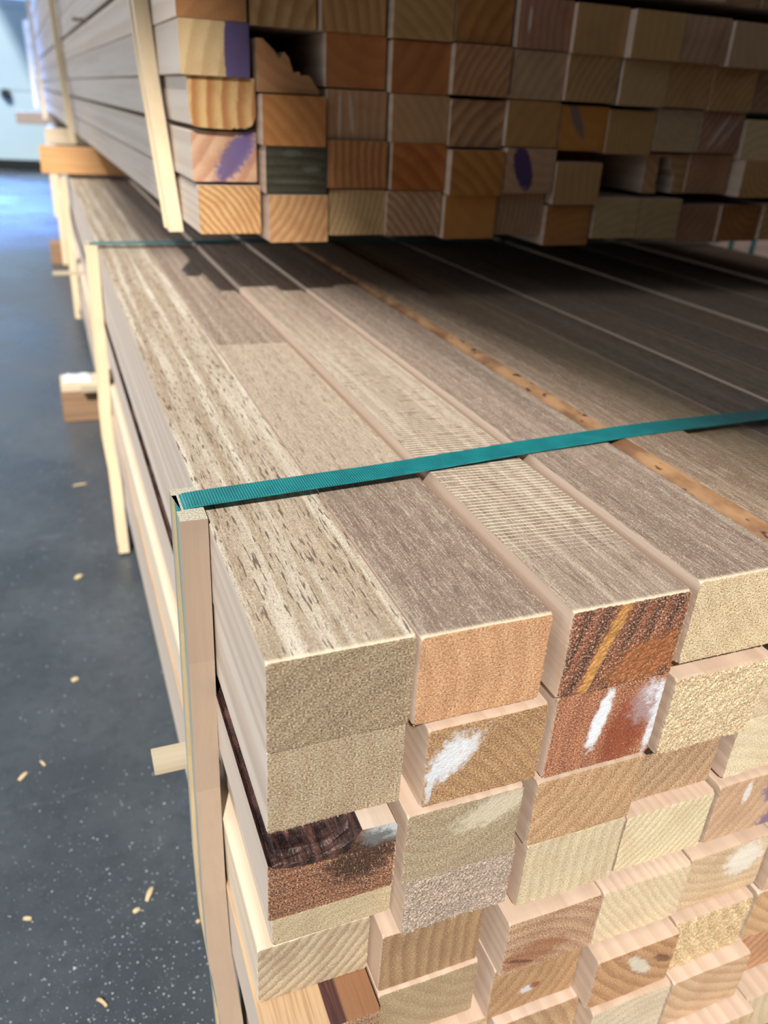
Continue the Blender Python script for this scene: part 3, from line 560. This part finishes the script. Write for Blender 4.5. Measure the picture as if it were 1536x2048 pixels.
def style(o, c, r, spec, upper):
    if spec: e, g, con, (px, pz, fr), spk, desc = spec
    else:
        i = random.randrange(len(PAL)); e, g = PAL[i]; con = random.uniform(.3, .65); spk = .2 if upper else .6
        px, pz, fr = random.uniform(-150, 220), random.uniform(-120, 160), random.uniform(60, 130); desc = NAMEC[i]
    sd = random.choice(SIDES)
    if c == 0: sd = random.choice([(206, 192, 178), (200, 186, 172), (210, 190, 172)])
    put(o, {'m_end': lin(e), 'm_ring': lin(g), 'm_side': lin(sd), 'm_pith': (px*MM, pz*MM, float(fr)), 'm_mix': (con, random.uniform(0, 9), spk)})
    return desc
#        top base         top dark       kerf pores  band
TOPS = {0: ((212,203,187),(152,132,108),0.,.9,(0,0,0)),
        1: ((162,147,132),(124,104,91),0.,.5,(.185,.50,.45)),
        2: ((176,160,142),(136,116,102),.9,.55,(0,0,0)),
        3: ((154,136,122),(122,103,90),0.,.55,(0,0,0)),
        4: ((158,138,118),(126,102,82),0.,.55,(0,0,0)),
        5: ((172,146,112),(132,108,82),.25,.4,(0,0,0))}
board_objs = {}
for (c, r), (x0, x1, z0, z1, y0) in LOW.items():
    w, h = x1-x0, z1-z0; near = (c, r) in NEARL; prof = None
    mats = [M_SIDE, M_END, M_TOP]
    if (c, r) in MARKS_L: mats[1] = wood_end('marked_timber_end', MARKS_L[c, r])
    if (c, r) == (0, 2):                                     # waney upper corner where the bark was
        prof = [(1, 0, 0), (w-1, 0, 0), (w, 1, 0), (w, h-6, 0), (w-1, h-4, 0), (49, h-3, 3), (45.5, h-8, 3), (44, h-14, 3), (40, h-16.5, 3), (32, h-17.5, 3), (20, h-17.5, 3), (10, h-16, 3), (3, h-13.5, 3), (0, h-10.5, 0), (0, 1, 0)]
        mats.append(M_BARK)
    if (c, r) == (4, 0):
        prof = [(1, 0, 0), (w-1, 0, 0), (w, 1, 0), (w, h-1, 0), (w-1, h, 2), (13, h, 3), (9, h-1.2, 3), (4, h-5, 3), (0, h-13, 0), (0, 1, 0)]
        s = NT('mottled_wane'); P, _ = s.P(False); q = s.vec('MULTIPLY', P, (60., 26., 60.)); a = s.noise(q, 1, 3); b = s.noise(q, 2.3, 2)
        cc = s.mix(s.ramp(a, .35, .65), lin((166, 128, 92)), lin((122, 88, 64))); cc = s.mix(s.ramp(b, .62, .70), cc, lin((70, 54, 48)))
        mats.append(s.out(cc, .6, s.bump(a, .003, 1)))
    if (c, r) == (0, 5):                                     # dark heart streak running along its upper face
        s = NT('streaked_upper_face'); P, Q = s.P(); x = s.math('ADD', s.sep(P)[0], s.math('MULTIPLY', s.noise(s.vec('MULTIPLY', Q, (60., 8., 60.)), 1, 3), .006))
        fb_ = s.noise(s.vec('MULTIPLY', Q, (600., 16., 600.)), 1, 3, .6)
        cc = s.mix(s.ramp(x, .049, .051), lin((190, 160, 126)), lin((138, 100, 72)))
        cc = s.mix(s.math('MULTIPLY', s.ramp(x, .041, .042), s.ramp(x, .0525, .0505)), cc, lin((66, 42, 44)))
        cc = s.mix(s.ramp(fb_, .4, .7, 0, .45), cc, lin((126, 86, 58))); mats[2] = s.out(cc, .6, s.bump(fb_, .0004, .6))
    o = board('sawn_board', w, h, 6000-y0+random.uniform(-12, 12), near, prof, r == 0 or (c, r) == (0, 5), mats, 1.25 if (c, r) in ((0,2),(1,3),(2,0),(3,1),(4,5)) else .8)
    o.location = W(x0, y0, z0)
    spec = SPEC_L.get((c, r)); desc = style(o, c, r, spec, False)
    for key in ('m_end', 'm_ring'):
        v = o[key]; g = .3*v[0]+.6*v[1]+.1*v[2]; o[key] = tuple(q*.84+g*.16 for q in v)
    if (c, r) == (0, 4): o['m_side'] = lin((226, 208, 184))
    if r == 0:
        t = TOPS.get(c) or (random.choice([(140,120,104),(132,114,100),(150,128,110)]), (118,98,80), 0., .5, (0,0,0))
        put(o, {'m_top': lin(t[0]), 'm_top2': lin(t[1]), 'm_kerf': (t[2], t[3], 0.), 'm_band': tuple(float(v) for v in t[4])})
    else: put(o, {'m_top': lin((150, 130, 110)), 'm_top2': lin((120, 100, 84)), 'm_kerf': (0., .5, 0.), 'm_band': (0., 0., 0.)})
    if near:
        n = {(0,2): 900, (2,0): 700, (2,1): 420, (1,3): 260, (0,0): 260, (0,1): 200, (1,0): 120, (2,2): 180, (1,1): 220, (3,0): 150, (3,1): 200, (2,4): 220, (1,2): 140}.get((c, r), 60)
        if (c, r) == (0, 2): fb = fibres(o, w, h-18, n, 1.9, .45)
        else: fibres(o, w, h, n, 1.9 if n > 500 else 1.2, .5)
    rw = 'the top course' if r == 0 else ('the bottom course' if r == 6 else 'course %s down' % NTH[r])
    rw = {0: 'the top course', 7: 'the bottom course'}.get(r, 'the %s course down' % NTH[r])
    tag(o, '%s, %s in %s of the lower stack' % (desc, ORD[c], rw), 'timber board', 'sawn boards of the lower stack')
    board_objs['L', c, r] = o

# dark lumpy bark left in the wane of the russet board
def bark_strip(par, h, L):
    pts = [(1, h-13), (6, h-14.5), (14, h-16.5), (24, h-17), (33, h-16.5), (40, h-15), (44.5, h-12), (47, h-7)]
    vs, fs = [], []; n = len(pts); seg = 60
    for j in range(seg+1):
        y = (j/seg)**2*L*.98+.4
        for i, (x, z) in enumerate(pts):
            b = 0 if i in (0, n-1) else 1
            vs.append((x+random.uniform(-.4, .4)*b, y, z+b*(random.uniform(.5, 3.0)+(3.2 if 4 < i else 0)*.3)))
    for j in range(seg):
        for i in range(n-1): a = j*n+i; fs.append((a, a+1, a+n+1, a+n))
    base = len(vs)
    for x, z in pts: vs.append((x, .4, z-.6))
    for i in range(n-1): fs.append((base+i, base+i+1, i+1, i))
    return mesh_obj('bark', [(a*MM, b*MM, c*MM) for a, b, c in vs], fs, [M_BARK], None, par)
x0, x1, z0, z1, y0 = LOW[0, 2]; bk = bark_strip(board_objs['L', 0, 2], z1-z0, 900); bk['label'] = 'blackish brown bark in the missing upper corner'

# the upper stack sits slightly askew on its bearers
UO = Vector((93.53, 653.34, 81.88))
RUM = Matrix.Rotation(.0180, 3, 'Z') @ Matrix.Rotation(-.01685, 3, 'Y')
def UW(x, y, z): p = RUM @ (Vector((x, y, z))-UO)+UO; return W(*p)
UM = RUM.to_4x4()
UPLIM = {6: 16, 7: 16, 8: 16, 9: 16}
for (c, r), (x0, x1, z0, z1, y0) in UP.items():
    y0 -= .0108*(x0-93.5)
    w, h = x1-x0, z1-z0; prof = None; mats = [M_SIDE, M_END, M_TOP]
    if (c, r) in MARKS_U: mats[1] = wood_end('marked_timber_end', MARKS_U[c, r])
    if (c, r) == (1, 3):                                     # torn away along a ragged diagonal
        prof = [(1, 0, 0), (w-2, 0, 0), (w-1, 3, 0), (w-6, 9, 0), (w-12, 17, 0), (w-16, 18, 0), (w-22, 17, 0), (w-24, 21, 0), (w-30, 19, 0), (w-32, 24, 0), (w-35, 33, 0), (w-40, 38, 0), (w-42, 35, 0), (w-46, 32, 0), (w-50, 38, 0), (w-57, 44, 0), (w-60, h-4, 0), (w-63, h-1, 0), (0, h-1, 0), (0, 1, 0)]
    if (c, r) == (8, 1):                                     # rotten pocket through the middle
        prof = [(1, 0, 0), (w*.34, 0, 0), (w*.30, 12, 0), (w*.31, 30, 0), (w*.28, h-5, 0), (w*.40, h-3, 0), (w*.56, h-4, 0), (w*.60, 30, 0), (w*.72, 22, 0), (w*.70, 0, 0), (w-1, 0, 0), (w, 1, 0), (w, h-1, 0), (w-1, h, 0), (1, h, 0), (0, h-1, 0), (0, 1, 0)]
    if (c, r) == (0, 2):                                     # ragged lower edge
        prof = [(2, 4, 0), (8, 1.5, 0), (26, 0.5, 0), (44, 0, 0), (47, 2, 0), (50, .6, 0), (54, 2.2, 0), (58, 1, 0), (w-5, 4, 0), (w-1.5, 9, 0), (w, 14, 0), (w, h-1, 0), (w-1, h, 0), (1, h, 0), (0, h-1, 0), (.5, 20, 0)]
    o = board('sawn_board', w, h, 6850-y0+random.uniform(-12, 12), False, prof, False, mats)
    o.matrix_world = Matrix.Translation(UW(x0, y0, z0)) @ UM
    desc = style(o, c, r, SPEC_U.get((c, r)), True)
    put(o, {'m_top': lin((150, 130, 110)), 'm_top2': lin((120, 100, 84)), 'm_kerf': (0., .5, 0.), 'm_band': (0., 0., 0.)})
    rw = {0: 'the bottom course', 9: 'the top course'}.get(r, 'the %s course up' % NTH[r])
    cw = 'rightmost' if c == 15 else ORD[c]
    tag(o, '%s, %s in %s of the upper stack' % (desc, cw, rw), 'timber board', 'sawn boards of the upper stack')

# ------------------------------------------------------------------ edge battens with their groove for the strap
def batten(path, wx, wy, cols, label, group, upper=False, top_rough=True, groove=(13, 34), inner=None):
    """path: (x right, y front, z) from the top down; a grooved batten pressed against the stack's left side"""
    g0, g1 = groove; gd = 2.8
    prof = [(0, 0), (0, wy), (-wx, wy), (-wx, g1), (-wx+gd, g1), (-wx+gd, g0), (-wx, g0), (-wx, 0)]
    n = len(prof); vs, fs, mi = [], [], []
    ox, oy, oz = path[-1]
    for x, y, z in path:
        for a, b in prof: vs.append(((x+a-ox)*MM, (y+b-oy)*MM, (z-oz)*MM))
    for j in range(len(path)-1):
        for i in range(n):
            k = (i+1) % n; fs.append((j*n+i, j*n+k, (j+1)*n+k, (j+1)*n+i))
            mi.append({7: 1, 3: 3, 4: 3, 5: 3}.get(i, 0))
    m0 = (len(path)-1)*n
    for base in (0, m0):
        for q in ((0, 1, 2, 3), (0, 3, 4, 5), (0, 5, 6, 7)): fs.append(tuple(base+t for t in q)); mi.append(2)
    o = mesh_obj('edge_batten', vs, fs, cols, mi)
    if upper: o.matrix_world = Matrix.Translation(UW(ox, oy, oz)) @ UM
    else: o.location = W(ox, oy, oz)
    tag(o, label, 'batten', group); return o
M_FACE = plain_wood('smooth_tan_fibreboard', (158, 138, 120), (146, 126, 108), 'Z', .35, .55)
M_KHAKI = plain_wood('khaki_batten_edge', (166, 162, 152), (138, 134, 124), 'Z', .4, .6)
M_FUZZ = end_wood_plain('fuzzy_batten_end', (214, 208, 192), (168, 158, 138))
M_GROOVE = plain_wood('batten_groove', (176, 156, 120), (150, 130, 96), 'Z', .5, .5)
M_CREAM = plain_wood('cream_batten', (228, 206, 172), (212, 184, 146), 'Z', .3, .6)
M_CREAM2 = plain_wood('cream_batten_edge', (226, 204, 170), (206, 180, 140), 'Z', .3, .6)
near_mats = [M_KHAKI, M_FACE, M_FUZZ, M_GROOVE]; far_mats = [M_CREAM2, M_CREAM, M_CREAM2, M_CREAM2]
GL, GU = 'edge battens of the lower stack', 'edge battens of the upper stack'
batten([(2.2, 141.5, 12), (2.0, 139, -85), (.2, 128, -180), (-2.2, 108, -255), (-2.2, 97, -304), (1.5, 82, -360), (3, 47, -498)], 15.5, 43, near_mats, 'grooved tan batten under the teal strap, closest to the camera', GL)
batten([(2.4, 1046, 12), (.2, 1044, -200), (-1.9, 1042, -252), (-1.9, 1041, -305), (3, 1036, -365), (4.5, 1018, -500)], 17, 44, far_mats, 'cream batten on the lower stack beside the protruding floor bearer', GL, groove=(14, 35))
batten([(-6, 2080, 9), (-7, 2085, -180), (-6, 2092, -350)], 15, 44, far_mats, 'short cream batten on the lower stack crossed by a small stick', GL)
batten([(-8, 3150, 9), (-8, 3160, -400)], 16, 50, far_mats, 'blurred cream batten on the lower stack behind the crossed one', GL)
batten([(-8, 4500, 9), (-8, 4500, -400)], 16, 50, far_mats, 'farthest blurred batten on the lower stack', GL)
batten([(74, 850, 600), (78.5, 835, 330), (82.0, 817, 241), (93, 780, 73)], 17, 44, far_mats, 'cream batten at the near corner of the upper stack', GU, True, groove=(14, 35))
batten([(70, 2700, 600), (77, 2680, 330), (86, 2660, 62)], 17, 46, far_mats, 'second cream batten along the upper stack, above the orange bearer', GU, True)
batten([(66, 4800, 600), (70, 4790, 300), (74, 4780, 55)], 20, 50, far_mats, 'third batten along the upper stack, above the pale bearer', GU, True)
batten([(76, 6600, 600), (78, 6600, 60)], 24, 60, far_mats, 'farthest batten at the gate end of the upper stack', GU, True)

# ------------------------------------------------------------------ teal straps
def strap_mat():
    s = NT('teal_strap'); P, _ = s.P(False); x, y = s.sep(P)[0], s.sep(P)[1]
    u = s.math('ABSOLUTE', s.math('SINE', s.math('MULTIPLY', x, 1900.))); v = s.math('ABSOLUTE', s.math('SINE', s.math('MULTIPLY', y, 1900.)))
    h = s.math('MULTIPLY', u, v); a = s.noise(P, 60, 2)
    col = s.mix(s.ramp(a, .3, .7), lin((20, 120, 126)), lin((26, 134, 138)))
    return s.out(col, .30, s.bump(h, .0006, 1.0), .6)
M_STRAP = strap_mat()
def ribbon(name, pts, th, parent=None, mat=None):
    """pts: list of (centre, half-width vector, normal) in stack mm; a thin solid band"""
    vs, fs = [], []
    for c, hw, nrm in pts:
        c, hw, nrm = Vector(c), Vector(hw), Vector(nrm)
        for q in (c-hw, c+hw, c+hw+nrm*th, c-hw+nrm*th): vs.append(q)
    for j in range(len(pts)-1):
        for i in range(4): k = (i+1) % 4; fs.append((j*4+i, j*4+k, j*4+4+k, j*4+4+i))
    fs.append((0, 1, 2, 3)); b = (len(pts)-1)*4; fs.append((b, b+1, b+2, b+3))
    return vs, fs
def strap(y0, y1, x1, heights, path_down, wid, label):
    """over the tops from the batten to the right edge, and down in the batten groove"""
    P_ = []; hw = (0, wid/2, 0)
    for (x, y, z) in path_down: P_.append(((x, y, z), hw, (-1, 0, 0)))
    
    for a in range(1, 7):
        t = a/6*math.pi/2; P_.append(((-11.2+6*(1-math.cos(t)), y0, 12.4-6+6*math.sin(t)), hw, (-math.cos(t), 0, math.sin(t))))
    for (x, z) in heights: P_.append(((x, y0+(y1-y0)*x/x1, z), hw, (0, 0, 1)))
    vs, fs = ribbon('strap', P_, .9)
    o0 = W(0, y0, 0); o = mesh_obj('packing_strap', [W(*v)-o0 for v in vs], fs, [M_STRAP]); o.location = o0
    return tag(o, label, 'strap', 'teal packing straps')
hs = [(-3, 12.7), (3, 12.9), (120, 14.2), (231, 17.5), (297, 18.6), (318, 19.1), (368, 19.1), (450, 17.6), (700, 16.6), (1000, 16.2), (1228, 15.5)]
strap(165.5, 252, 1228, hs, [(-13.4, 105, -360), (-13.2, 126, -285), (-11.7, 151, -180), (-10.3, 163, -85), (-10.6, 165, 2)], 19.5, 'teal strap lying across the front of the lower stack')
strap(1068, 1090, 1228, hs, [(-15.2, 1065, -330), (-15.2, 1066, -290), (-13.4, 1068, -190), (-11.4, 1070, 2)], 18, 'teal strap on the lower stack close to the shadow of the upper stack')

# ------------------------------------------------------------------ bearers and spacer sticks
M_BEAR = plain_wood('orange_pine', (226, 176, 122), (190, 132, 80), 'X', .5, .6); M_BEAR_E = end_wood_plain('pine_end', (226, 190, 146), (196, 150, 104))
M_PALEB = plain_wood('pale_pine', (214, 196, 170), (196, 172, 140), 'X', .4, .7); M_BRN = plain_wood('brown_weathered_pine', (156, 124, 96), (112, 84, 60), 'X', .6, .7)
M_BRN2 = plain_wood('dull_pine', (150, 132, 112), (128, 110, 90), 'X', .4, .8)
M_STK = plain_wood('light_stick', (184, 170, 146), (156, 140, 114), 'X', .4, .7)
GB, GF = 'bearers between the two stacks', 'floor bearers under the lower stack'
def bearer(label, group, *a, mats=None): return tag(block('timber_bearer', *a, mats or [M_BEAR, M_BEAR_E], 2, side_mat=1), label, 'bearer', group)
bearer('orange bearer jutting out on the left between the two stacks', GB, -62, 1225, 2118, 2205, 17.5, 79)
bearer('pale bearer jutting out toward the gate between the two stacks', GB, -158, 1225, 5000, 5090, 17.5, 78, mats=[M_BRN2, M_BRN2])
bearer('pinkish bearer barely protruding behind the orange bearer', GB, -30, 1225, 3350, 3430, 17.5, 70, mats=[M_PALEB, M_BEAR_E])
bearer('brown bearer on the floor protruding beside the cream batten', GF, -80, 1235, 1699, 1790, FLOOR, -430, mats=[M_BRN, M_BRN])
bearer('brown bearer on the floor hidden behind the crossed batten', GF, -66, 1235, 3740, 3840, FLOOR, -412.6, mats=[M_BRN, M_BRN])
bearer('pale bearer on the floor under the near end of the lower stack', GF, 20, 1235, 28, 120, FLOOR, -412.6, mats=[M_PALEB, M_PALEB])
bearer('brown bearer on the floor at the gate end of the lower stack', GF, 20, 1235, 5300, 5390, FLOOR, -412.6, mats=[M_BRN, M_BRN])
tag(block('packing_board', -78, 1235, 1701, 1788, -430, -412.6, [M_PALEB], 1.5), 'pale flat board lying on the protruding floor bearer', 'board')
tag(block('spacer_stick', -34, 60, 1672, 1697, -424, -411.4, [M_STK], 1), 'short orange-white stick beside the protruding floor bearer', 'stick', 'small spacer sticks')
film = mesh_obj('plastic_film', *(lambda n: ([W(-70+i*9, 1718+j*13, -411.5+random.uniform(.5, 7)*(1 if 0 < j < 5 else .3)) - W(-40, 1750, -412) for j in range(6) for i in range(8)], [(j*8+i, j*8+i+1, (j+1)*8+i+1, (j+1)*8+i) for j in range(5) for i in range(7)]))(0), [plain('white_film', (226, 234, 236), .25)], None, None, True)
film.location = W(-40, 1750, -412); sol = film.modifiers.new('thickness', 'SOLIDIFY'); sol.thickness = .0006
tag(film, 'crumpled whitish plastic film on the protruding floor bearer', 'plastic film')
tag(block('spacer_stick', -37, 640, 176, 199, -204.9, -200.4, [M_STK], .4), 'thin pale stick poking out beside the near grooved batten', 'stick', 'small spacer sticks')
tag(block('spacer_stick', -66, 640, 1950, 1976, -205.0, -199.5, [M_STK], .4), 'small stick crossing the short cream batten', 'stick', 'small spacer sticks')
o = block('spacer_stick', 0, 1150, 0, 26, 0, 6, [M_STK], .5); o.matrix_world = Matrix.Translation(UW(630, 1750, 341.5)) @ UM
tag(o, 'orange spacer stick end high in the side of the upper stack', 'stick', 'small spacer sticks')

# ------------------------------------------------------------------ bright stack on the far right, seen under the upper stack
M_PINK = plain_wood('pinkish_cladding', (232, 206, 192), (214, 180, 164), 'X', .3, .7)
NX0, NX1, NY = 1720, 3300, 2140
zc = FLOOR+90
for i in range(13):
    o = block('cladding_board', NX0, NX1, NY+random.uniform(-1, 1), NY+900, zc, zc+48.5, [M_PINK], 1.5)
    lv = ['lowest', 'second', 'third', 'fourth', 'fifth', 'sixth', 'seventh', 'eighth', 'ninth', 'tenth', 'eleventh', 'twelfth', 'topmost'][i]
    tag(o, '%s pinkish layer%s in the strapped stack on the far right' % (lv, '' if i in (0, 12) else ' up'), 'timber layer', 'layers of the far right stack'); zc += 49
for bx in (2292, 2398):
    v, f = ribbon('s', [((bx, NY-2.2, FLOOR+91), (11, 0, 0), (0, -1, 0)), ((bx, NY-2.2, zc+1), (11, 0, 0), (0, -1, 0)), ((bx, NY+900, zc+1), (11, 0, 0), (0, 0, 1))], 1)
    o0 = W(bx, NY, FLOOR+91); o = mesh_obj('packing_strap', [W(*q)-o0 for q in v], f, [M_STRAP]); o.location = o0
    tag(o, ('left' if bx < 2350 else 'right')+' teal strap round the far right stack', 'strap', 'teal packing straps')
for i, bx in enumerate((1850, 3060)):
    tag(block('timber_bearer', bx, bx+90, NY, NY+900, FLOOR, FLOOR+90, [M_BRN], 2), ('left' if i == 0 else 'right')+' floor bearer under the far right stack', 'bearer', 'bearers of the far right stack')

# ------------------------------------------------------------------ wood chips and sawdust on the floor
M_CHIP = plain_wood('wood_chip', (206, 184, 148), (170, 140, 100), 'X', .5, .8)
def chip(x, y, l, w, t, rz, curl, label):
    vs, fs = [], []; n = 8
    for i in range(n+1):
        s_ = i/n-.5; zc_ = curl*(.25-s_*s_)*4; ww = w*(1-.5*abs(s_)**2*4*.6)*random.uniform(.8, 1.15)
        for dy, dz in ((-ww/2, 0), (ww/2, 0), (ww/2, t), (-ww/2, t)): vs.append((s_*l*MM, dy*MM, (zc_+dz+.4)*MM))
    for i in range(n):
        for k in range(4): q = (k+1) % 4; fs.append((i*4+k, i*4+q, i*4+4+q, i*4+4+k))
    fs += [(0, 1, 2, 3), (n*4, n*4+1, n*4+2, n*4+3)]
    o = mesh_obj('wood_chip', vs, fs, [M_CHIP]); o.location = W(x, y, FLOOR); o.rotation_euler = (0, 0, rz)
    return tag(o, label, 'wood chip', 'wood chips on the floor')
chip(-44.7, 319.7, 16, 4.5, 1.2, 1.1, 1.5, 'largest pale wood chip on the dark floor left of the grooved batten')
chip(-58.8, 304.6, 7, 5, 1, .3, .8, 'small amber chip just below the largest wood chip')
chip(-97.7, 221.3, 12, 3, 1, -.9, 2.5, 'curled orange shaving near the bottom edge of the photo')
chip(-164.7, 526.3, 13, 5, 1, .9, .5, 'pinkish chip at the left edge of the floor')
chip(-143.1, 541.4, 11, 2.6, .8, -1.1, .4, 'narrow pinkish chip right of the left-edge chip')
chip(-159.3, 329.5, 8, 4, 1, -.4, .4, 'whitish chip in the lower left of the floor')
chip(-3.6, 273.2, 4, 3.4, 1.4, .2, .3, 'tiny bright chip close beside the grooved batten')
chip(-99.9, 691.8, 9, 8, 1.5, .4, .5, 'roundish chip on the floor halfway along the near stretch')
chip(-82.5, 964.3, 14, 9, 2, .8, .5, 'pale chip on the floor level with the long cream batten')
chip(-63.1, 1331.0, 26, 6, 1, .2, .5, 'pale sliver on the floor beside the brown bearer')
s = NT('pale_sawdust'); M_DUST = s.out(lin((176, 184, 190)), .6, None, .4)
vs, fs = [], []
for i in range(3600):
    y = random.uniform(-60, 1900); x = random.uniform(-360-.05*y, 10) if random.random() < .85 else random.uniform(-900, 60)
    if random.random() < .35: x, y = random.gauss(-70, 70), random.gauss(230, 120)
    r = random.choice((.35, .5, .6, .8, 1.2))*random.uniform(.6, 1.1)
    if random.random() < .012: r *= 1.9
    b = len(vs); vs += [W(x+r, y, FLOOR), W(x-r*.5, y+r*.87, FLOOR), W(x-r*.5, y-r*.87, FLOOR), W(x+random.uniform(-.2, .2), y, FLOOR+r*.9)]
    fs += [(b, b+1, b+3), (b+1, b+2, b+3), (b+2, b, b+3), (b, b+2, b+1)]
o0 = W(-100, 500, FLOOR); o = mesh_obj('sawdust', [v-o0 for v in vs], fs, [M_DUST]); o.location = o0
tag(o, 'pale specks of sawdust scattered over the dark floor', 'sawdust', None, 'stuff')
